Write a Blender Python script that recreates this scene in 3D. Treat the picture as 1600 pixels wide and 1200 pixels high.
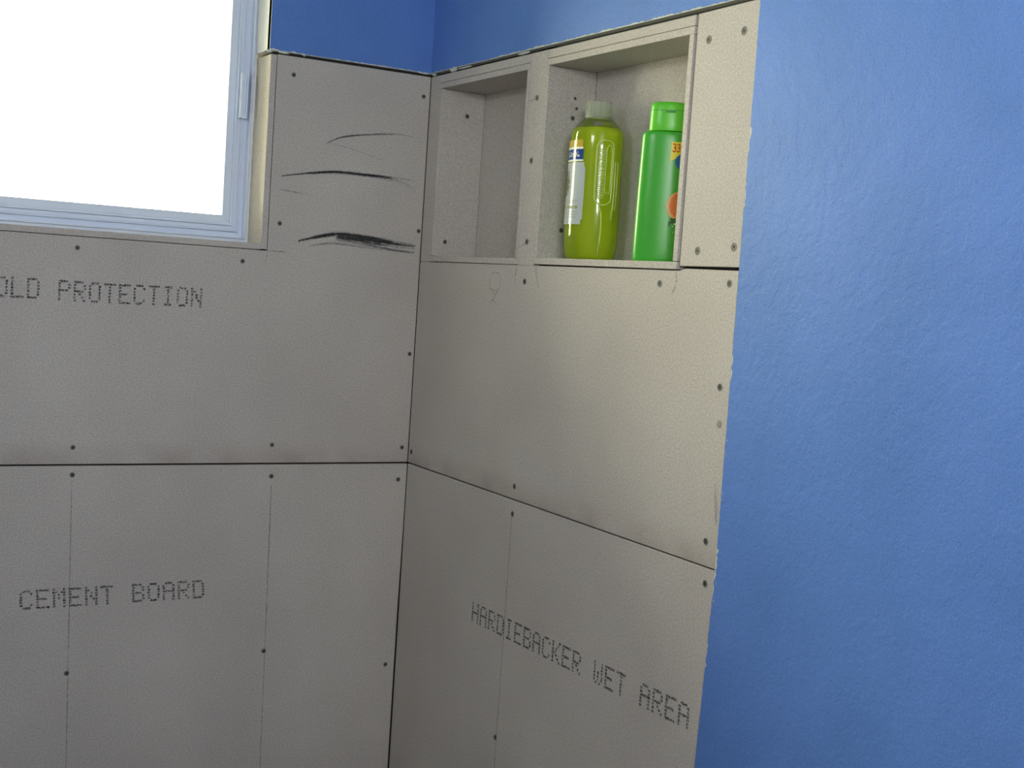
import bpy, bmesh, math, random
from mathutils import Matrix, Vector, noise
for o in list(bpy.data.objects): bpy.data.objects.remove(o)
R = random.Random(7)
S = bpy.context.scene; COL = S.collection

# ------------------------------------------------------------------ camera
cd = bpy.data.cameras.new('camera'); cam = bpy.data.objects.new('camera', cd); COL.objects.link(cam)
cd.lens = 2080/1600*36; cd.sensor_width = 36; cd.clip_start = .02
rt = Vector((0.87025024, -0.48802051, 0.06708576)); up = Vector((-0.02256138, 0.09655559, 0.99507186)); fw = Vector((0.49209299, 0.86747507, -0.07301711))
M = Matrix((rt, up, -fw)).transposed().to_4x4(); M.translation = (-1.2534, -2.6529, 0.4042); cam.matrix_world = M
S.camera = cam
# ------------------------------------------------------------------ light
S.view_settings.view_transform = 'Standard'; S.view_settings.look = 'None'; S.view_settings.gamma = 1
S.view_settings.use_curve_mapping = False; S.view_settings.exposure = 0.0
W = bpy.data.worlds.new('sky'); S.world = W; W.use_nodes = True
W.node_tree.nodes['Background'].inputs[0].default_value = (1, .925, .58, 1)
W.node_tree.nodes['Background'].inputs[1].default_value = 28.0

def area(name, loc, rot, sx, sy, power, col):
    l = bpy.data.lights.new(name, 'AREA'); l.shape = 'RECTANGLE'; l.size = sx; l.size_y = sy; l.energy = power; l.color = col
    o = bpy.data.objects.new(name, l); COL.objects.link(o); o.location = loc; o.rotation_euler = rot; return o
# daylight portal in the window opening (guides sampling, gives no light of its own)
p = area('window_portal', (-.76, .12, .77), (-math.pi/2, 0, 0), .80, .62, 1, (1, 1, 1)); p.data.cycles.is_portal = True
# added fill lights, unseen: one behind the camera, one by the left wall
area('rear_fill_light', (-1.2, -3.1, .9), (1.6, 0, -.3), .5, .3, 17, (.97, .98, 1))
area('left_fill_light', (-1.5, -1.2, 1.0), (0, -1.6, 0), .15, .4, 3.5, (.93, .97, 1))

# ------------------------------------------------------------------ materials
def mat(name, col, rough=.6, metal=0, **kw):
    m = bpy.data.materials.new(name); m.use_nodes = True; b = m.node_tree.nodes['Principled BSDF']
    b.inputs['Base Color'].default_value = (*col, 1); b.inputs['Roughness'].default_value = rough; b.inputs['Metallic'].default_value = metal
    for k, v in kw.items(): b.inputs[k].default_value = v
    return m
def N(m, t, **kw):
    n = m.node_tree.nodes.new(t)
    for k, v in kw.items(): setattr(n, k, v)
    return n
def lk(m, a, b): m.node_tree.links.new(a, b)
def ramp(m, src, stops):
    r = N(m, 'ShaderNodeValToRGB'); e = r.color_ramp.elements
    e[0].position, e[0].color = stops[0][0], (*stops[0][1], 1); e[1].position, e[1].color = stops[-1][0], (*stops[-1][1], 1)
    for p_, c in stops[1:-1]:
        x = e.new(p_); x.color = (*c, 1)
    lk(m, src, r.inputs[0]); return r
def noise_n(m, scale, detail=3, vec=None, rough=.5):
    n = N(m, 'ShaderNodeTexNoise'); n.inputs['Scale'].default_value = scale; n.inputs['Detail'].default_value = detail; n.inputs['Roughness'].default_value = rough
    if vec is None:
        t = N(m, 'ShaderNodeTexCoord'); vec = t.outputs['Object']
    lk(m, vec, n.inputs['Vector']); return n
def mixc(m, f, a, b, mode='MIX'):
    x = N(m, 'ShaderNodeMix', data_type='RGBA', blend_type=mode)
    for s, v in ((0, f), (6, a), (7, b)):
        if hasattr(v, 'links'): lk(m, v, x.inputs[s])
        elif s == 0: x.inputs[0].default_value = v
        else: x.inputs[s].default_value = (*v, 1)
    return x.outputs[2]
def bump(m, h, strength, dist=.001, prev=None):
    b = N(m, 'ShaderNodeBump'); b.inputs['Strength'].default_value = strength; b.inputs['Distance'].default_value = dist
    lk(m, h, b.inputs['Height'])
    if prev: lk(m, prev, b.inputs['Normal'])
    return b.outputs[0]

def board_mat(name, stain):
    m = mat(name, (.5, .48, .43), .88, **{'Specular IOR Level': .25}); b = m.node_tree.nodes['Principled BSDF']
    big = noise_n(m, 3.5, 4); c1 = ramp(m, big.outputs[0], [(.3, (.50, .465, .435)), (.7, (.575, .54, .505))]).outputs[0]
    fine = noise_n(m, 300, 3); c2 = ramp(m, fine.outputs[0], [(.34, (.80, .80, .80)), (.66, (1.14, 1.14, 1.14))]).outputs[0]
    c = mixc(m, .8, c1, c2, 'MULTIPLY')
    if stain:       # reddish damp stain that follows the joint edge of the sheet
        t = N(m, 'ShaderNodeTexCoord'); s = N(m, 'ShaderNodeSeparateXYZ'); lk(m, t.outputs['Object'], s.inputs[0])
        mp = N(m, 'ShaderNodeMapRange', interpolation_type='SMOOTHSTEP'); lk(m, s.outputs[2], mp.inputs[0])
        mp.inputs[1].default_value = .055; mp.inputs[2].default_value = .006; mp.inputs[3].default_value = 0; mp.inputs[4].default_value = 1
        n2 = noise_n(m, 9, 4); r2 = ramp(m, n2.outputs[0], [(.33, (0, 0, 0)), (.66, (1, 1, 1))])
        mu = N(m, 'ShaderNodeMath', operation='MULTIPLY'); lk(m, mp.outputs[0], mu.inputs[0]); lk(m, r2.outputs[0], mu.inputs[1])
        mu2 = N(m, 'ShaderNodeMath', operation='MULTIPLY'); lk(m, mu.outputs[0], mu2.inputs[0]); mu2.inputs[1].default_value = .5
        c = mixc(m, mu2.outputs[0], c, (.31, .245, .215))
    lk(m, c, b.inputs['Base Color'])
    n = bump(m, fine.outputs[0], .14, .0006); n = bump(m, noise_n(m, 60, 3).outputs[0], .15, .0015, n)
    lk(m, n, b.inputs['Normal']); return m
M_BOARD = board_mat('cement_board_grey', False); M_BOARD_ST = board_mat('cement_board_stained', True)

def paint_mat(name):
    m = mat(name, (.1, .22, .6), .55, **{'Specular IOR Level': .2}); b = m.node_tree.nodes['Principled BSDF']
    c = ramp(m, noise_n(m, 6, 4).outputs[0], [(.3, (.105, .23, .60)), (.7, (.125, .26, .68))]).outputs[0]
    c = mixc(m, .7, c, ramp(m, noise_n(m, 350, 2).outputs[0], [(.32, (.84, .84, .84)), (.68, (1.1, 1.1, 1.1))]).outputs[0], 'MULTIPLY')
    lk(m, c, b.inputs['Base Color'])
    peel = noise_n(m, 95, 4, rough=.6)
    flat = ramp(m, noise_n(m, 34, 5, rough=.65).outputs[0], [(.44, (0, 0, 0)), (.54, (1, 1, 1))])   # knockdown islands
    n = bump(m, flat.outputs[0], .26, .0014); n = bump(m, peel.outputs[0], .3, .0014, n)
    lk(m, n, b.inputs['Normal']); return m
M_BLUE = paint_mat('blue_paint')
M_GYP = mat('gypsum_white', (.62, .66, .62), .9)
M_WHITE = mat('white_paint', (.72, .74, .76), .5)
M_DARK = mat('dark_cavity', (.035, .03, .028), .95)
M_WOOD = mat('floor_tile', (.09, .08, .07), .6)
M_ALU = mat('glow_tinted_aluminium', (.74, .82, .98), .4, .0)  # blue in the base colour paints the window's glow onto the frame
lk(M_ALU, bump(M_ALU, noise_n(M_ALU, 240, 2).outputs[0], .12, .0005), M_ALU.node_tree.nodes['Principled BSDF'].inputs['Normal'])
M_SCREW = mat('screw_metal', (.10, .105, .10), .55, .3); M_SLOT = mat('screw_recess', (.02, .02, .02), .8)
M_DUST = mat('drilled_dust', (.30, .285, .25), .95)

def ink_mat(name, col, cover, scale):
    m = mat(name, col, .9); nt = m.node_tree; out = nt.nodes['Material Output']; b = nt.nodes['Principled BSDF']
    tr = N(m, 'ShaderNodeBsdfTransparent'); mx = N(m, 'ShaderNodeMixShader')
    r = ramp(m, noise_n(m, scale, 3).outputs[0], [(.38, (.02, .02, .02)), (.60, (cover, cover, cover))])
    lk(m, r.outputs[0], mx.inputs[0]); lk(m, tr.outputs[0], mx.inputs[1]); lk(m, b.outputs[0], mx.inputs[2]); lk(m, mx.outputs[0], out.inputs[0]); return m
M_INK = ink_mat('printing_ink', (.045, .047, .06), .95, 500)
M_PENCIL = ink_mat('pencil_line', (.12, .11, .10), .75, 300)
M_FAINT = ink_mat('faint_pencil', (.16, .15, .14), .5, 300)
M_CHAR = ink_mat('charcoal_scuff', (.19, .19, .20), .11, 330)

def thin_mat(name, tint, gl=1.0, rough=.05):
    m = bpy.data.materials.new(name); m.use_nodes = True; nt = m.node_tree; nt.nodes.remove(nt.nodes['Principled BSDF'])
    tr = N(m, 'ShaderNodeBsdfTransparent'); tr.inputs[0].default_value = (*tint, 1); g = N(m, 'ShaderNodeBsdfGlossy'); g.inputs['Roughness'].default_value = rough
    fr = N(m, 'ShaderNodeFresnel'); fr.inputs[0].default_value = 1.5
    mu = N(m, 'ShaderNodeMath', operation='MULTIPLY'); lk(m, fr.outputs[0], mu.inputs[0]); mu.inputs[1].default_value = gl
    mx = N(m, 'ShaderNodeMixShader'); lk(m, mu.outputs[0], mx.inputs[0]); lk(m, tr.outputs[0], mx.inputs[1]); lk(m, g.outputs[0], mx.inputs[2])
    lk(m, mx.outputs[0], nt.nodes['Material Output'].inputs[0]); return m
M_PANE = thin_mat('window_glass', (.96, .98, .98))
M_SHELL = thin_mat('clear_bottle_plastic', (1, 1, .97), .8, .06)

# ------------------------------------------------------------------ helpers
def link(name, bm, m, parent=None, kind=None, smooth=False, label=None):
    bmesh.ops.recalc_face_normals(bm, faces=bm.faces[:])
    me = bpy.data.meshes.new(name); bm.to_mesh(me); bm.free()
    for mm in (m if isinstance(m, (list, tuple)) else [m]): me.materials.append(mm)
    if smooth:
        for p_ in me.polygons: p_.use_smooth = True
    o = bpy.data.objects.new(name, me); COL.objects.link(o)
    if parent: o.parent = parent
    if kind: o['kind'] = kind
    if label: o['label'] = label
    return o
def box(bm, x0, x1, y0, y1, z0, z1):
    v = [bm.verts.new((x, y, z)) for x in (x0, x1) for y in (y0, y1) for z in (z0, z1)]
    for f in ((0, 1, 3, 2), (4, 6, 7, 5), (0, 4, 5, 1), (2, 3, 7, 6), (0, 2, 6, 4), (1, 5, 7, 3)): bm.faces.new([v[i] for i in f])
def prism(pts, ax, a, b, bev=0):
    """polygon in the plane across axis ax (0: (y,z) on the right wall, 1: (x,z) on the back wall), extruded a..b"""
    bm = bmesh.new()
    mk = (lambda p_, d: (d, p_[0], p_[1])) if ax == 0 else (lambda p_, d: (p_[0], d, p_[1]))
    A = [bm.verts.new(mk(q, a)) for q in pts]; B = [bm.verts.new(mk(q, b)) for q in pts]; n = len(pts)
    bm.faces.new(A); bm.faces.new(B[::-1])
    for i in range(n): bm.faces.new((A[i], B[i], B[(i+1) % n], A[(i+1) % n]))
    bmesh.ops.recalc_face_normals(bm, faces=bm.faces[:])
    if bev: bmesh.ops.bevel(bm, geom=bm.edges[:], offset=bev, segments=1, affect='EDGES')
    return bm
def rect(u0, u1, z0, z1): return [(u0, z0), (u1, z0), (u1, z1), (u0, z1)]
def bxo(name, m, parent, x0, x1, y0, y1, z0, z1, bev=.0007, **kw):
    bm = bmesh.new(); box(bm, x0, x1, y0, y1, z0, z1)
    if bev:
        bmesh.ops.recalc_face_normals(bm, faces=bm.faces[:]); bmesh.ops.bevel(bm, geom=bm.edges[:], offset=bev, segments=1, affect='EDGES')
    return link(name, bm, m, parent, **kw)
def rough_edge(u0, u1, z, amp, step, out):
    """ragged line from u0 to u1 at height z, only straying towards out"""
    n = max(2, int(abs(u1-u0)/step)); L = []
    for i in range(n+1):
        u = u0+(u1-u0)*i/n; j = amp*(.25+.75*abs(noise.noise((u*45, z*9, 3.1)))*1.6)*(.5+R.random()*.7)
        L.append((u, z+out*j))
    return L

# ------------------------------------------------------------------ the room shell
XL, YF, ZF, ZC = -1.55, -3.4, -1.2, 1.2
T = .0135
g = bmesh.new(); box(g, -8, 6, .4, 14, -2.1, -2.0); link('ground', g, mat('lawn', (.16, .2, .1), .9), kind='structure')
bm = bmesh.new(); box(bm, XL-.15, .25, YF-.15, .25, ZF-.1, ZF); link('floor', bm, M_WOOD, kind='structure')
bm = bmesh.new(); box(bm, XL-.15, .25, YF-.15, .25, ZC, ZC+.1); link('ceiling', bm, M_WHITE, kind='structure')
bm = bmesh.new(); box(bm, XL-.15, XL, YF, .25, ZF, ZC); link('wall_left', bm, M_BOARD, kind='structure')
bm = bmesh.new(); box(bm, XL-.15, .25, YF-.15, YF, ZF, ZC); link('wall_front', bm, M_WHITE, kind='structure')
# back wall: framing behind the sheets, with the window opening
WX0, WX1, WZ0, WZ1 = -1.172, -.3495, .4445, 1.085
bm = bmesh.new()
box(bm, XL, WX0, T, .2, ZF, ZC); box(bm, WX1, .25, T, .2, ZF, ZC)
box(bm, WX0, WX1, T, .2, ZF, WZ0); box(bm, WX0, WX1, T, .2, WZ1, ZC)
wb = link('wall_back', bm, M_DARK, kind='structure')
# right wall: framing behind the sheets, with the two niche bays
bm = bmesh.new(); N1, N2, NZ0, NZ1, ND = (-.045, -.4345), (-.503, -.944), .4475, .8265, .118
box(bm, T, ND, YF, N2[1], ZF, ZC); box(bm, T, ND, N2[0], N1[1], ZF, ZC); box(bm, T, ND, N1[0], T, ZF, ZC)
box(bm, T, ND, N2[1], N1[0], ZF, NZ0-.0135); box(bm, T, ND, N2[1], N1[0], NZ1, ZC)
box(bm, ND, .25, YF, T, ZF, ZC)
wr = link('wall_right', bm, M_DARK, kind='structure')

# ------------------------------------------------------------------ sheets on the back wall
TOP = .8435
def sheet(pts, ax, parent, m=M_BOARD, a=0.0, b=.0125, name='cement_board', label=None):
    return link(name, prism(pts, ax, a, b, .0008), m, parent, label=label)
bu = sheet([(XL, .0018), (-.0009, .0018), (-.0007, TOP), (-.3480, TOP), (-.3480, .4435), (WX0-.002, .4435), (WX0-.002, TOP), (XL, TOP)], 1, wb, M_BOARD_ST,
           label='grey cement board under the window with black charcoal scuffs by the corner')
bl = sheet([(XL, ZF), (-.0030, ZF), (-.0030, -.35), (-.0010, -.15), (-.0007, -.0022), (XL, -.0014)], 1, wb, label='lower grey cement board printed CEMENT BOARD')
# painted drywall above the sheets (core + coat of blue paint torn back along the cut)
core = link('drywall', prism([(WX1-.017, .8495), (.0135, .8495), (.0135, ZC), (XL, ZC), (XL, .8495), (WX0+.017, .8495), (WX0+.017, WZ1-.01), (WX1-.017, WZ1-.01)], 1, -.0022, T), M_GYP, wb)
edge = rough_edge(WX1-.017, -.0027, .8498, .0042, .004, 1)
link('paint_coat', prism(edge+[(-.0027, ZC), (XL, ZC), (XL, .853), (WX0+.017, .853), (WX0+.017, WZ1-.01), (WX1-.017, WZ1-.01)], 1, -.0031, -.0023), M_BLUE, core)
# reveal of the opening
for x0, x1 in ((-.3625, -.3497), (WX0+.0002, WX0+.013)):
    bxo('jamb_board', M_BOARD, wb, x0, x1, -.0006, .087, .446, .842)
bxo('sill_board', M_BOARD, wb, WX0+.0135, -.3629, -.0004, .087, .4447, .4572)
for x0, x1 in ((-.3665, -.3497), (WX0+.0002, WX0+.017)):
    bxo('reveal_drywall', M_WHITE, wb, x0, x1, -.0015, .087, .8505, WZ1-.0105)
bxo('reveal_drywall', M_WHITE, wb, WX0, WX1, .0, .087, WZ1-.01, WZ1)

# ------------------------------------------------------------------ sheets on the right wall
RE = -1.0972
ru = sheet([(-.0005, .0018), (RE+.001, .0018), (RE-.0005, .25), (RE, .4492), (-.9655, .4498), (-.950, .4462), (-.0005, .4445)], 0, wr, M_BOARD_ST, label='grey cement board below the niches')
rl = sheet([(-.0005, ZF), (RE+.013, ZF), (RE+.011, -.31), (RE-.001, -.03), (RE+.002, -.0008), (-.0005, -.0014)], 0, wr, label='lower grey cement board with dot lettering')
rc = sheet([(-.950, .4536), (RE, .4545), (RE-.001, TOP+.001), (-.950, TOP)], 0, wr, label='narrow cement board piece beside the niche')
rs = sheet([(-.4352, .4452), (-.4945, .4452), (-.496, .60), (-.496, TOP), (-.4352, TOP)], 0, wr, a=-.0008, label='cement board strip between the niches')
sheet(rect(-.0448, -.0006, .4450, TOP), 0, wr)
sheet(rect(-.4346, -.0452, .8268, TOP), 0, wr); sheet(rect(-.9435, -.4968, .8272, TOP), 0, wr)
# niche linings
def lin(name, x0, x1, ya, yb, z0, z1): return bxo(name, M_BOARD, wr, x0, x1, min(ya, yb), max(ya, yb), z0, z1)
D = .104
n1s = lin('niche_side_board', -.0005, D, -.0452, -.0575, .4585, .8138)
lin('niche_side_board', -.0012, D, -.4243, -.4342, .4590, .8138)
n2s = lin('niche_side_board', -.0012, D, -.4968, -.5045, .4595, .8138)
lin('niche_side_board', -.0012, D, -.9320, -.9436, .4610, .8138)
lin('niche_top_board', -.0008, D, -.0452, -.4342, .8142, .8258); lin('niche_top_board', -.0008, D, -.4968, -.9436, .8142, .8262)
lin('niche_shelf_board', -.0010, D, -.0452, -.4342, .4462, .4580); lin('niche_shelf_board', -.0014, D, -.4968, -.9436, .4482, .4600)
lin('niche_back_board', D+.0005, ND-.0005, -.0452, -.4342, .4462, .8258); lin('niche_back_board', D+.0005, ND-.0005, -.5035, -.9436, .4482, .8258)
# wood blocking seen dark in the recess beside the niche is the framing itself
core = link('drywall', prism([(-.0025, .8505), (-1.0998, .8505), (-1.1002, .3), (-1.0985, -.05), (-1.088, -.34), (-1.086, ZF), (YF, ZF), (YF, ZC), (-.0025, ZC)], 0, -.0022, T), M_GYP, wr)
e1 = rough_edge(-.0030, -1.1005, .8508, .0042, .004, 1)
e2 = []
zz = .8508
while zz > ZF:
    base = -1.1004 if zz > 0 else -1.1002+.0135*min(1, -zz/.34)
    e2.append((base-.0004-(.0035 if noise.noise((zz*14, 1.7, 0)) > .12 else .0006)*R.random()*1.3, zz)); zz -= .005
link('paint_coat', prism(e1+e2[1:]+[(YF, ZF), (YF, ZC), (-.0030, ZC)], 0, -.0031, -.0023), M_BLUE, core)
# crumbs of plaster left on the cut edges
def crumb(x, y, z, sx, sy, sz, parent):
    bm = bmesh.new(); bmesh.ops.create_icosphere(bm, subdivisions=2, radius=1)
    for v in bm.verts:
        k = 1+.45*noise.noise(v.co*1.7+Vector((x*90, y*90, z*90))); v.co = Vector((v.co.x*sx*k+x, v.co.y*sy*k+y, v.co.z*sz*k+z))
    link('plaster_crumb', bm, M_GYP, parent)
crumb(-.018, .001, .8500, .014, .005, .003, wb); crumb(-.292, .001, .8505, .004, .004, .004, wb); crumb(-.335, .001, .8480, .012, .004, .0025, wb); crumb(-.366, .001, .8475, .006, .004, .003, wb)
crumb(.001, -.105, .8480, .004, .016, .004, wr); crumb(.001, -.155, .8475, .003, .03, .002, wr); crumb(.0, -.405, .8475, .003, .022, .0025, wr); crumb(.001, -.012, .8475, .004, .008, .003, wr)
for z in (.385, .365, .195, .178, .15, .118, .105, .03, -.02, -.045): crumb(-.0022, RE-.0045-.004*R.random(), z+.004*R.random(), .001, .0018, .004+.003*R.random(), wr)
for z in (.80, .70, .60, .52): crumb(-.001, RE-.002, z, .002, .0015, .012, wr)
# lifted splinter of board facing at the edge
bm = bmesh.new()
vs = [bm.verts.new(c) for c in ((-.0004, -1.078, .135), (-.004, -1.085, .10), (-.0004, -1.0905, .068), (-.0004, -1.087, .072), (-.0015, -1.082, .10))]
bm.faces.new((vs[0], vs[1], vs[4])); bm.faces.new((vs[1], vs[2], vs[3], vs[4])); link('splinter', bm, M_GYP, ru)

# ------------------------------------------------------------------ screws
def screw_mesh():
    bm = bmesh.new(); prof = [(.0062, -.0001), (.0057, .0005), (.0048, .0007), (.0044, .0002), (0, .0002)]; n = 18; rings = []
    for r, h in prof[:-1]: rings.append([bm.verts.new((r*math.cos(2*math.pi*i/n), r*math.sin(2*math.pi*i/n), h)) for i in range(n)])
    for k in range(3):
        for i in range(n):
            f = bm.faces.new((rings[k][i], rings[k][(i+1) % n], rings[k+1][(i+1) % n], rings[k+1][i])); f.material_index = 1 if k < 2 else 0
    bm.faces.new(rings[3])
    for a, b in ((.0026, .0006), (.0006, .0026)):
        f = bm.faces.new([bm.verts.new((x, y, .0004)) for x, y in ((-a, -b), (a, -b), (a, b), (-a, b))]); f.material_index = 2
    me = bpy.data.meshes.new('screw'); bm.to_mesh(me); bm.free()
    for m in (M_SCREW, M_DUST, M_SLOT): me.materials.append(m)
    return me
SM = screw_mesh()
def screw(parent, ax, u, z, plane=0.0, s=1.0, mesh=SM):
    o = bpy.data.objects.new('screw', mesh); COL.objects.link(o); o.parent = parent
    if ax == 0: o.location = (plane, u, z); q = Matrix.Rotation(-math.pi/2, 4, 'Y')
    else: o.location = (u, plane, z); q = Matrix.Rotation(math.pi/2, 4, 'X')
    o.rotation_euler = (q @ Matrix.Rotation(R.uniform(0, 3), 4, 'Z')).to_euler(); o.scale = (s, s, 1)
    return o
for u, z in ((-.727, .422), (-.3996, .4185), (-.7192, .0349), (-.3155, .04), (-.0163, .0343), (-.312, .8064), (-.0159, .7999), (-.3249, .5014), (-.0083, .5106), (-.0117, .2413)): screw(bu, 1, u, z, -.0001, .82)
for u, z in ((-.7182, -.0192), (-.3132, -.0264), (-.0208, -.037), (-.7128, -.4147), (-.3092, -.401), (-.0243, -.4536)): screw(bl, 1, u, z, -.0001, .88)
for u, z in ((-.0162, .0266), (-.4797, .0262), (-1.0699, .0393), (-1.0745, .2746), (-.9009, .4245), (-1.0778, .43), (-.4658, .4147)): screw(ru, 0, u, z, -.0001)
for u, z in ((-.4795, -.0268), (-1.0763, -.0242), (-.4714, -.4652)): screw(rl, 0, u, z, -.0001)
for u, z in ((-.9816, .8001), (-1.0656, .8025), (-.9936, .4777), (-1.0816, .4842)): screw(rc, 0, u, z, -.0001, 1.1)
for u, z in ((-.4672, .7576), (-.4615, .6416), (-.4654, .4894)): screw(rs, 0, u, z, -.0009)
for u, z in ((.0633, .7625), (.0286, .4899)): screw(n1s, 1, u, z, -.0576, .85)
for u, z in ((.0567, .7238), (.0636, .7424), (.0592, .7608), (.0485, .5147)): screw(n2s, 1, u, z, -.5046, .8 if z < .73 else .55)
# an empty countersunk hole near the right edge
bm = bmesh.new(); bmesh.ops.create_cone(bm, cap_ends=True, segments=18, radius1=.0062, radius2=.0052, depth=.0006, matrix=Matrix.Translation((-.0002, -1.0799, .2192)) @ Matrix.Rotation(-math.pi/2, 4, 'Y'))
link('screw_hole', bm, M_DUST, ru)

# ------------------------------------------------------------------ flat print, pencil and scuffs
def ribbon(bm, ax, pts, w, off=-.0004, taper=True, jag=0):
    mk = (lambda u, z: (off, u, z)) if ax == 0 else (lambda u, z: (u, off, z))
    P = []; n = 10
    for i in range(len(pts)-1):      # Catmull-Rom
        p0, p1, p2, p3 = pts[max(i-1, 0)], pts[i], pts[i+1], pts[min(i+2, len(pts)-1)]
        for k in range(n if i < len(pts)-2 else n+1):
            t = k/n
            P.append(tuple(.5*((2*p1[c])+(-p0[c]+p2[c])*t+(2*p0[c]-5*p1[c]+4*p2[c]-p3[c])*t*t+(-p0[c]+3*p1[c]-3*p2[c]+p3[c])*t**3) for c in (0, 1)))
    prev = None; m_ = len(P)
    for i, q in enumerate(P):
        a, b = P[max(i-1, 0)], P[min(i+1, m_-1)]; dx, dz = b[0]-a[0], b[1]-a[1]; L = math.hypot(dx, dz) or 1
        ww = w*(.35+.65*math.sin(math.pi*(i+.5)/m_) if taper else 1)*(1+R.uniform(-jag, jag))/2
        c = (bm.verts.new(mk(q[0]-dz/L*ww, q[1]+dx/L*ww)), bm.verts.new(mk(q[0]+dz/L*ww, q[1]-dx/L*ww)))
        if prev: bm.faces.new((prev[0], prev[1], c[1], c[0]))
        prev = c
FONT = {'A': '01110 10001 10001 11111 10001 10001 10001', 'B': '11110 10001 10001 11110 10001 10001 11110', 'C': '01110 10001 10000 10000 10000 10001 01110',
 'D': '11110 10001 10001 10001 10001 10001 11110', 'E': '11111 10000 10000 11110 10000 10000 11111', 'H': '10001 10001 10001 11111 10001 10001 10001',
 'I': '01110 00100 00100 00100 00100 00100 01110', 'K': '10001 10010 10100 11000 10100 10010 10001', 'L': '10000 10000 10000 10000 10000 10000 11111',
 'M': '10001 11011 10101 10101 10001 10001 10001', 'N': '10001 11001 10101 10101 10011 10001 10001', 'O': '01110 10001 10001 10001 10001 10001 01110',
 'P': '11110 10001 10001 11110 10000 10000 10000', 'R': '11110 10001 10001 11110 10100 10010 10001', 'T': '11111 00100 00100 00100 00100 00100 00100',
 'W': '10001 10001 10001 10101 10101 10101 01010', '|': '00000 00000 00001 00001 00000 00001 00001'}
def lettering(text, ax, u0, pitch, zt0, zt1, h, parent, sgn=1, shear=0.0, wave=0.0):
    """dot printed text from u0; zt0/zt1 are the heights of the top row at both ends"""
    bm = bmesh.new(); n = len(text); dw = pitch*.8/5; dh = h/7
    mk = (lambda u, z: (-.0005, u, z)) if ax == 0 else (lambda u, z: (u, -.0005, z))
    for i, ch in enumerate(text):
        if ch == ' ': continue
        for r, row in enumerate(FONT[ch].split()):
            for c in range(5):
                if row[c] != '1': continue
                cu = i*pitch+(c+.5)*dw+R.uniform(-1, 1)*.0003+shear*r; f = (cu/(n*pitch))
                cz = zt0+(zt1-zt0)*f-(r+.5)*dh+wave*math.sin(f*9)+R.uniform(-1, 1)*.0004
                a = dw*.5*R.uniform(1.0, 1.3); b = dh*.5*R.uniform(.72, 1.0)
                vs = []
                for k in range(8):
                    t = 2*math.pi*(k+.5)/8; vs.append(bm.verts.new(mk(u0+sgn*(cu+a*math.cos(t)*1.06), cz+b*math.sin(t)*1.06)))
                bm.faces.new(vs)
    return link('printed_lettering', bm, M_INK, parent)
lettering('OLD PROTECTION', 1, -.8736, .02855, .3592, .3583, .0405, bu, wave=.0008)
lettering('| CEMENT BOARD', 1, -.8081-2*.0307, .0307, -.2440, -.2400, .0390, bl, shear=.0004)
lettering('HARDIEBACKER WET AREA', 0, -.3441, .03455, -.2285, -.2160, .0405, rl, sgn=-1)
bm = bmesh.new(); ribbon(bm, 1, [(-.7189, -.03), (-.7125, -.32), (-.706, -.6075), (-.699, -.92)], .0013, taper=False, jag=.3); link('pencil_line', bm, M_PENCIL, bl)
bm = bmesh.new(); ribbon(bm, 1, [(-.3122, -.044), (-.3078, -.35), (-.3035, -.6568), (-.300, -.95)], .0016, taper=False, jag=.3); link('pencil_line', bm, M_PENCIL, bl)
bm = bmesh.new(); ribbon(bm, 0, [(-.4779, -.033), (-.4768, -.28), (-.4757, -.5246), (-.474, -.9)], .0018, taper=False, jag=.3); link('pencil_line', bm, M_PENCIL, rl)
bm = bmesh.new(); ribbon(bm, 1, [(-.3725, .4432), (-.335, .4436), (-.3008, .4432)], .0016, jag=.3); ribbon(bm, 1, [(-.3485, .444), (-.3500, .418)], .0012); link('pencil_mark', bm, M_PENCIL, bu)
for pts in ([(-.4318, .442), (-.430, .43), (-.4265, .41)], [(-.5043, .443), (-.509, .425), (-.5198, .4044)], [(-.9432, .444), (-.9444, .424), (-.9350, .4088)]):
    bm = bmesh.new(); ribbon(bm, 0, pts, .0022, jag=.3); link('pencil_mark', bm, M_PENCIL, ru)
bm = bmesh.new()
ribbon(bm, 0, [(-.3446, .4299), (-.3300, .4240), (-.3262, .410), (-.3330, .398), (-.352, .3935), (-.3690, .400), (-.3710, .416), (-.362, .427), (-.3446, .4299)], .0018, taper=False, jag=.3)
ribbon(bm, 0, [(-.3300, .3985), (-.3480, .3880), (-.3700, .3935)], .0016, jag=.3); ribbon(bm, 0, [(-.3610, .392), (-.3540, .3840), (-.3463, .3770), (-.3420, .3700)], .003, jag=.3)
ribbon(bm, 0, [(-.3290, .3700), (-.3420, .3745), (-.358, .3700), (-.3710, .3660)], .0016, jag=.3)
link('pencil_mark', bm, M_FAINT, ru)
# board marks on the strip between the niches
bm = bmesh.new(); ribbon(bm, 0, [(-.437, .4800), (-.452, .4830), (-.4655, .4905), (-.482, .4900)], .0018, off=-.0012); ribbon(bm, 0, [(-.4372, .7545), (-.448, .7545), (-.462, .7560)], .0014, off=-.0012); link('pencil_mark', bm, M_PENCIL, rs)
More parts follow.
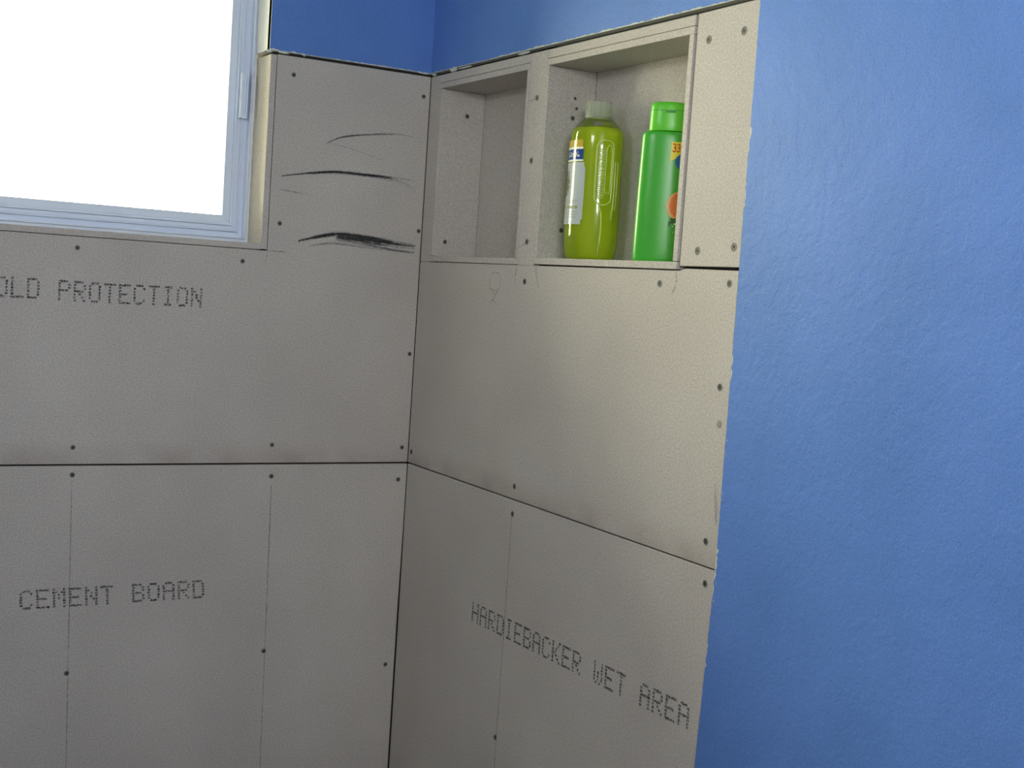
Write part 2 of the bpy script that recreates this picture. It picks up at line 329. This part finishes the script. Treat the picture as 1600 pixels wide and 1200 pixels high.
# charcoal scuffs
def scuff(m, strokes, band, n, w):
    bm = bmesh.new()
    for _ in range(n):
        pts = strokes; a = R.uniform(0, .45) if n > 2 else 0; b = R.uniform(.84, 1) if n > 2 else 1
        k0 = int(a*(len(pts)-2)); k1 = max(k0+2, int(round(b*len(pts)))); j = R.uniform(-band, band)
        ribbon(bm, 1, [(u, z+j*(.35+.65*i/len(pts))+R.uniform(-.0006, .0006)) for i, (u, z) in enumerate(pts)][k0:k1], w*R.uniform(.6, 1.3), off=-.0003-R.random()*.0004, jag=.5)
    link('charcoal_scuff', bm, m, bu)
scuff(M_CHAR, [(-.2326, .6756), (-.1964, .693), (-.1257, .7064), (-.0738, .7123), (-.0173, .7091)], .0016, 5, .0038)
scuff(M_FAINT, [(-.2256, .6764), (-.1747, .67), (-.1015, .6548)], .001, 1, .0022)
scuff(M_CHAR, [(-.3263, .5985), (-.2712, .6093), (-.2077, .6183), (-.1466, .619), (-.078, .6162), (-.0188, .5957)], .006, 11, .0042)
scuff(M_CHAR, [(-.1467, .6203), (-.0828, .6212), (-.025, .6187)], .002, 3, .004)
scuff(M_FAINT, [(-.3302, .5706), (-.30, .569), (-.2686, .5658)], .001, 1, .0024)
D1 = [(-.2826, .4677), (-.2394, .4803), (-.1939, .4892), (-.1323, .4872), (-.0691, .4823), (-.0122, .4768)]
D2 = [(-.2581, .4602), (-.2029, .4696), (-.1101, .4656), (-.0144, .4641)]
scuff(M_CHAR, D1, .007, 12, .005); scuff(M_CHAR, D2, .003, 4, .005)
scuff(M_CHAR, [(-.20, .4800), (-.15, .4790), (-.08, .4740), (-.0144, .4700)], .012, 17, .005)

# ------------------------------------------------------------------ window
wn = bpy.data.objects.new('window_1', None); COL.objects.link(wn); wn['kind'] = 'structure'; wn['label'] = 'aluminium framed window with bright daylight'
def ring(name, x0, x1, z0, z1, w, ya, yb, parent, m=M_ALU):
    """four mitred members as one frame"""
    bm = bmesh.new(); o = [(x0, z0), (x1, z0), (x1, z1), (x0, z1)]; i_ = [(x0+w, z0+w), (x1-w, z0+w), (x1-w, z1-w), (x0+w, z1-w)]
    for k in range(4):
        a, b, c, d = o[k], o[(k+1) % 4], i_[(k+1) % 4], i_[k]
        F = [bm.verts.new((p_[0], ya, p_[1])) for p_ in (a, b, c, d)]; B = [bm.verts.new((p_[0], yb, p_[1])) for p_ in (a, b, c, d)]
        bm.faces.new(F); bm.faces.new(B[::-1])
        for j in range(4): bm.faces.new((F[j], B[j], B[(j+1) % 4], F[(j+1) % 4]))
    bmesh.ops.recalc_face_normals(bm, faces=bm.faces[:]); bmesh.ops.bevel(bm, geom=bm.edges[:], offset=.0008, segments=1, affect='EDGES')
    return link(name, bm, m, parent)
FX0, FX1, FZ0, FZ1 = WX0+.0135, -.3628, .4576, WZ1-.0105
e = 0
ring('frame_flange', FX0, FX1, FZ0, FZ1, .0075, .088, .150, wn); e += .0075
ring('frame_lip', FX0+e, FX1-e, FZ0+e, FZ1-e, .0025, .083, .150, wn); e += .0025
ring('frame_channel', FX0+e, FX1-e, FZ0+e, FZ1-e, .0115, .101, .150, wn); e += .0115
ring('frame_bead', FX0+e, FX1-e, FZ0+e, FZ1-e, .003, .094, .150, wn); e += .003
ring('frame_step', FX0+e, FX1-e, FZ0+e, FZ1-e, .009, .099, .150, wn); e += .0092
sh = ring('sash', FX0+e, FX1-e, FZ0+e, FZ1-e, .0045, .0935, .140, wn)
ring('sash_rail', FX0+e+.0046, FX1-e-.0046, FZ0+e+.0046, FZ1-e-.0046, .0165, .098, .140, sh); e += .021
bm = bmesh.new(); box(bm, FX0+e-.004, FX1-e+.004, .118, .122, FZ0+e-.004, FZ1-e+.004); link('pane', bm, M_PANE, sh)
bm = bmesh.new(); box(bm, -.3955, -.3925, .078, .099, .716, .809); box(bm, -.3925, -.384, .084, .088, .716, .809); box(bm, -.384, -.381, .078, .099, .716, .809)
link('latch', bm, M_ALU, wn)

# ------------------------------------------------------------------ bottles
def smooth_interp(tab, z):
    if z <= tab[0][0]: return tab[0][1]
    for (a, ra), (b, rb) in zip(tab, tab[1:]):
        if z <= b: t = (z-a)/(b-a) if b > a else 1; return ra+(rb-ra)*t
    return tab[-1][1]
def lathe(bm, prof, a, b, n=56, cap0=True, cap1=True, sq=2.0):
    """prof: (z, scale); a, b half widths; superellipse exponent sq"""
    rings = []
    for z, s in prof:
        L = []
        for i in range(n):
            t = 2*math.pi*i/n; c, d = math.cos(t), math.sin(t); q = (abs(c)**sq+abs(d)**sq)**(-1/sq)
            L.append(bm.verts.new((a*s*c*q, b*s*d*q, z)))
        rings.append(L)
    for p_, q in zip(rings, rings[1:]):
        for i in range(n): bm.faces.new((p_[i], p_[(i+1) % n], q[(i+1) % n], q[i]))
    if cap0: bm.faces.new(rings[0][::-1])
    if cap1: bm.faces.new(rings[-1])
def patch(bm, fn, t0, t1, z0, z1, nt=14, nz=10, cut=None, mi=0):
    """a skin on a curved surface fn(t, z); cut(t, z) in 0..1 patch coordinates keeps or drops cells"""
    G = {}
    for i in range(nt+1):
        for j in range(nz+1): G[i, j] = bm.verts.new(fn(t0+(t1-t0)*i/nt, z0+(z1-z0)*j/nz))
    for i in range(nt):
        for j in range(nz):
            if cut and not cut((i+.5)/nt, (j+.5)/nz): continue
            f = bm.faces.new((G[i, j], G[i+1, j], G[i+1, j+1], G[i, j+1])); f.material_index = mi
    for v in [v for v in bm.verts if not v.link_faces]: bm.verts.remove(v)
rad = math.radians
# --- tall clear bottle with yellow-green liquid
A = bpy.data.objects.new('soap_bottle', None); COL.objects.link(A); A.location = (.0525, -.6015, .4602)
A['label'] = 'clear plastic bottle of yellow-green liquid soap with transparent cap, in the right niche'; A['category'] = 'bottle'
tabA = [(0, .83), (.004, .90), (.012, .945), (.03, .985), (.055, 1.0), (.09, 1.0), (.13, .985), (.17, .985), (.20, .985), (.218, .975), (.228, .95), (.236, .87), (.245, .70), (.252, .56), (.256, .50)]
def cr(tab, n=4):
    out = []
    for i in range(len(tab)-1):
        p0, p1, p2, p3 = tab[max(i-1, 0)], tab[i], tab[i+1], tab[min(i+2, len(tab)-1)]
        for k in range(n):
            t = k/n; out.append((p1[0]+(p2[0]-p1[0])*t, .5*((2*p1[1])+(-p0[1]+p2[1])*t+(2*p0[1]-5*p1[1]+4*p2[1]-p3[1])*t*t+(-p0[1]+3*p1[1]-3*p2[1]+p3[1])*t**3)))
    return out+[tab[-1]]
aA, bA = .0465, .0545
def sA(t, z, off=0.0):
    s = smooth_interp(profA, z); return ((aA*s+off)*math.cos(t), (bA*s+off)*math.sin(t), z)
profA = cr(tabA)
bm = bmesh.new(); lathe(bm, profA, aA, bA); link('bottle_body', bm, M_SHELL, A, smooth=True)
liq = mat('liquid_soap', (.72, .90, .03), .15, **{'Transmission Weight': .22, 'IOR': 1.34})
nt = liq.node_tree; tl = N(liq, 'ShaderNodeBsdfTranslucent'); tl.inputs[0].default_value = (.9, 1, .05, 1); mx = N(liq, 'ShaderNodeMixShader'); mx.inputs[0].default_value = .5
lk(liq, nt.nodes['Principled BSDF'].outputs[0], mx.inputs[1]); lk(liq, tl.outputs[0], mx.inputs[2]); lk(liq, mx.outputs[0], nt.nodes['Material Output'].inputs[0])
bm = bmesh.new(); lathe(bm, [(z+.0015, s*.975) for z, s in profA if z < .236], aA, bA); link('liquid', bm, liq, A, smooth=True)
M_RIB = mat('moulded_grip', (.85, 1.0, .25), .12, **{'Transmission Weight': .3, 'IOR': 1.4})
gc, gw = rad(254), rad(19)
bm = bmesh.new()
def grip_pt(t, z, off): return sA(gc+gw*t, z, off)
Z0, Z1 = .098, .212
outl = []
for i in range(40):
    a = 2*math.pi*i/40; u = math.cos(a); v = math.sin(a); outl.append((u*(1 if abs(v) < .8 else 1), (Z0+Z1)/2+(.5*(Z1-Z0)-.014)*(1 if v > 0 else -1)*(1 if abs(v) > .0 else 0)+.014*v))
def tube(bm, pts, r, closed=False, n=6):
    rings = []; m_ = len(pts)
    for i, q in enumerate(pts):
        q = Vector(q); a = Vector(pts[(i-1) % m_] if closed or i else pts[0]); b = Vector(pts[(i+1) % m_] if closed or i < m_-1 else pts[-1])
        d = (b-a).normalized(); x = d.cross(Vector((.3, .2, 1)) if abs(d.z) < .95 else Vector((1, 0, 0))).normalized(); y = d.cross(x)
        rings.append([bm.verts.new(q+(x*math.cos(2*math.pi*k/n)+y*math.sin(2*math.pi*k/n))*r) for k in range(n)])
    for i in range(m_ if closed else m_-1):
        p_, q = rings[i], rings[(i+1) % m_]
        for k in range(n): bm.faces.new((p_[k], p_[(k+1) % n], q[(k+1) % n], q[k]))
    if not closed: bm.faces.new(rings[0]); bm.faces.new(rings[-1][::-1])
tube(bm, [grip_pt(u, z, .0008) for u, z in outl], .0013, True)
tube(bm, [grip_pt(u*.35+.45, Z0+.02+(z-Z0)*.75, .0008) for u, z in outl], .0009, True)
link('grip_outline', bm, M_RIB, A, smooth=True)
bm = bmesh.new()
for i in range(26):
    z = Z0+.012+i*(Z1-Z0-.028)/25
    tube(bm, [grip_pt(t, z+.0012*t, .0006) for t in (-.72, -.45, -.18, .08)], .0011, n=5)
link('grip_ribs', bm, M_RIB, A, smooth=True)['kind'] = 'stuff'
bm = bmesh.new(); tube(bm, [sA(gc+rad(a), z, .0006) for a, z in ((-8, .096), (-2, .082), (0, .06), (-1, .035), (-3, .01))], .0016); tube(bm, [sA(gc+rad(a), z, .0004) for a, z in ((26, .175), (27, .14), (26, .10), (22, .072))], .0016); tube(bm, [sA(gc+rad(a), z, .0004) for a, z in ((34, .175), (35, .14), (33, .09))], .0012)
link('moulded_seam', bm, M_RIB, A, smooth=True)
# neck and clear overcap
bm = bmesh.new(); lathe(bm, [(.252, .56), (.256, .52), (.262, .50), (.272, .46), (.274, .3)], .044, .044, cap0=False); link('neck', bm, mat('inner_neck', (.62, .68, .50), .4, **{'Transmission Weight': .4, 'IOR': 1.1}), A, smooth=True)
M_CAP = mat('clear_cap', (.80, .84, .72), .25, **{'Transmission Weight': .72, 'IOR': 1.12})
bm = bmesh.new(); lathe(bm, [(.2545, .99), (.256, 1.0), (.270, .985), (.2825, .97), (.2838, .94)], .0245, .0245, cap0=False); cp = link('cap', bm, M_CAP, A, smooth=False)
bm = bmesh.new()
for i in range(40):
    t = 2*math.pi*i/40; tube(bm, [(.0247*math.cos(t), .0247*math.sin(t), .258), (.0241*math.cos(t), .0241*math.sin(t), .281)], .0005, n=4)
link('cap_ribs', bm, M_CAP, cp)['kind'] = 'stuff'
# label on the side facing the room
def lblA(name, m, t0, t1, z0, z1, off=.0009, nt=14, nz=8, par=None, cut=None):
    bm = bmesh.new(); patch(bm, lambda t, z: sA(t, z, off), rad(t0), rad(t1), z0, z1, nt, nz, cut); return link(name, bm, m, par or A, smooth=True)
M_L = mat('label_film', (.52, .58, .58), .16); M_LB = mat('label_blue', (.02, .07, .30), .16); M_LG = mat('label_gold', (.60, .42, .05), .16); M_LW = mat('label_white', (.85, .87, .85), .4)
lb = lblA('front_label', M_L, 135, 213, .062, .172, nt=24, nz=26, cut=lambda u, v: not ((u > .95 or u < .05) and (v < .06 or v > .94)))
lblA('gold_band', M_LG, 143, 204, .199, .212, .0010, par=lb); lblA('white_line', M_LW, 143, 205, .1955, .199, .0011, par=lb)
lblA('blue_band', M_LB, 142, 206, .177, .1955, .0010, par=lb); lblA('white_line', M_LW, 141, 207, .174, .177, .0011, par=lb)
lblA('herb_picture', mat('herb_green', (.12, .14, .05), .5), 140, 170, .110, .160, .0011, 14, 14, lb, lambda u, v: (u-.55)**2*3.2+(v-.5)**2*3 < .6 and noise.noise((u*5, v*6, 2)) > -.25)
for k, (z, a, b) in enumerate(((.104, 150, 202), (.1005, 152, 198), (.084, 160, 202), (.079, 160, 201), (.074, 160, 198))): lblA('label_text_line', mat('label_grey', (.25, .27, .28), .5), a, b, z, z+.0011, .0012, 30, 1, lb, lambda u, v: noise.noise((u*28, z*400, 1)) > -.12)
lblA('label_text_line', mat('label_olive', (.28, .30, .06), .5), 160, 201, .090, .095, .0012, 24, 1, lb, lambda u, v: noise.noise((u*20, z*400, 4)) > -.2)
lblA('brand_mark', M_LW, 158, 200, .182, .1905, .0013, 26, 5, lb, lambda u, v: noise.noise((u*11, v*2.5, 9)) > .1)

# --- green bottle with flip cap
B = bpy.data.objects.new('shampoo_bottle', None); COL.objects.link(B); B.location = (.0530, -.8215, .4602); B.rotation_euler = (0, 0, rad(-36))
B['label'] = 'opaque green shampoo bottle with lighter green flip cap, at the right end of the niche'; B['category'] = 'bottle'
M_G = mat('green_plastic', (.05, .42, .03), .28, **{'Subsurface Weight': .1}); M_G2 = mat('light_green_plastic', (.12, .62, .03), .30)
tabB = [(0, .955), (.003, .985), (.02, 1.0), (.10, .985), (.17, .96), (.206, .945), (.211, .925), (.2145, .86), (.2155, .7)]
profB = cr(tabB); aB, bB, SQ = .0470, .0270, 2.35
def sB(x, z, off=.0008):
    """point on the front (-y) face at local x"""
    s = smooth_interp(profB, z); a, b = aB*s, bB*s; y = b*(max(0, 1-abs(x/a)**SQ))**(1/SQ); return (x, -y-off, z)
bm = bmesh.new(); lathe(bm, profB, aB, bB, 72, sq=SQ); bb = link('bottle_body', bm, M_G, B, smooth=True)
bm = bmesh.new(); lathe(bm, [(.2158, .985), (.2172, 1.0), (.230, .995), (.248, .985), (.2570, .965), (.2605, .93), (.2630, .85), (.2642, .6)], .0340, .0235, 56, sq=2.3); cp = link('flip_cap', bm, M_G2, B, smooth=True)
bm = bmesh.new(); lathe(bm, [(.2490, .988), (.2497, .988)], .0343, .0238, 56, sq=2.3); link('lid_seam', bm, mat('seam_green', (.03, .25, .02), .5), cp)
bm = bmesh.new(); box(bm, -.008, .008, -.0243, -.0215, .2455, .2488); link('thumb_tab', bm, mat('seam_green_tab', (.03, .30, .02), .5), cp)
def decal(name, m, fn, n=24, off=.0008, par=None):
    bm = bmesh.new(); bm.faces.new([bm.verts.new(sB(x, z, off)) for x, z in fn]); bmesh.ops.triangulate(bm, faces=bm.faces[:]); return link(name, bm, m, par or bb)
def grid_decal(name, m, x0, x1, z0, z1, inside, off, nx=26, nz=26, par=None):
    bm = bmesh.new(); patch(bm, lambda x, z: sB(x, z, off), x0, x1, z0, z1, nx, nz, lambda u, v: inside(x0+(x1-x0)*u, z0+(z1-z0)*v)); return link(name, bm, m, par or bb)
M_Y = mat('label_yellow', (.85, .72, .03), .4); M_R = mat('label_red', (.70, .06, .01), .4); M_BL = mat('label_teal', (.0, .13, .36), .4)
M_OR = mat('orange_flesh', (.80, .20, .03), .4); M_OC = mat('orange_rind', (.85, .45, .12), .4); M_LF = mat('leaf_dark', (.02, .14, .03), .4)
fx = .0055     # left edge of the offer flag
grid_decal('offer_flag', M_Y, fx, fx+.034, .166, .198, lambda x, z: z > .198-.010-.022*(1-max(0, (x-fx))/.034*.9) and z > .166, .0006)
grid_decal('blue_spot', M_BL, fx+.006, fx+.034, .150, .180, lambda x, z: (x-fx-.021)**2+(z-.1665)**2 < .0130**2, .0009)
def digits3(x0, z0, w, h, name='offer_digit'):
    bm = bmesh.new(); pts = []
    for i in range(13): a = rad(140-i*230/12); pts.append((x0+w*.45+w*.5*math.cos(a), z0+h*.73+h*.27*math.sin(a)))
    for i in range(15): a = rad(90-i*240/14); pts.append((x0+w*.45+w*.55*math.cos(a), z0+h*.29+h*.29*math.sin(a)))
    tube(bm, [sB(x, z, .0010) for x, z in pts], .0009, n=6); link(name, bm, M_R, bb)
digits3(fx+.0026, .182, .0046, .0125); digits3(fx+.0094, .182, .0046, .0125)
ox, oz = fx+.018, .0935
grid_decal('orange_slice', M_OC, ox-.019, ox+.019, oz-.025, oz+.025, lambda x, z: ((x-ox)/.0185)**2+((z-oz)/.0235)**2 < 1, .0006, par=bb)
grid_decal('orange_flesh', M_OR, ox-.019, ox+.019, oz-.025, oz+.025, lambda x, z: ((x-ox-.001)/.0155)**2+((z-oz-.001)/.0200)**2 < 1 and abs(math.sin(3*math.atan2(z-oz, x-ox)))>.07, .0009, par=bb)
grid_decal('leaf_print', M_LF, ox-.014, ox+.016, oz-.034, oz-.020, lambda x, z: noise.noise((x*160, z*220, 5)) > -.02, .0010, par=bb)
grid_decal('blossom_print', M_LW, ox-.008, ox+.012, oz-.034, oz-.022, lambda x, z: noise.noise((x*220, z*260, 11)) > .22, .0013, par=bb)
grid_decal('label_text_line', M_LW, ox-.008, ox+.024, oz-.046, oz-.042, lambda x, z: noise.noise((x*420, z*50, 2)) > .05, .0008, 40, 2, par=bb)
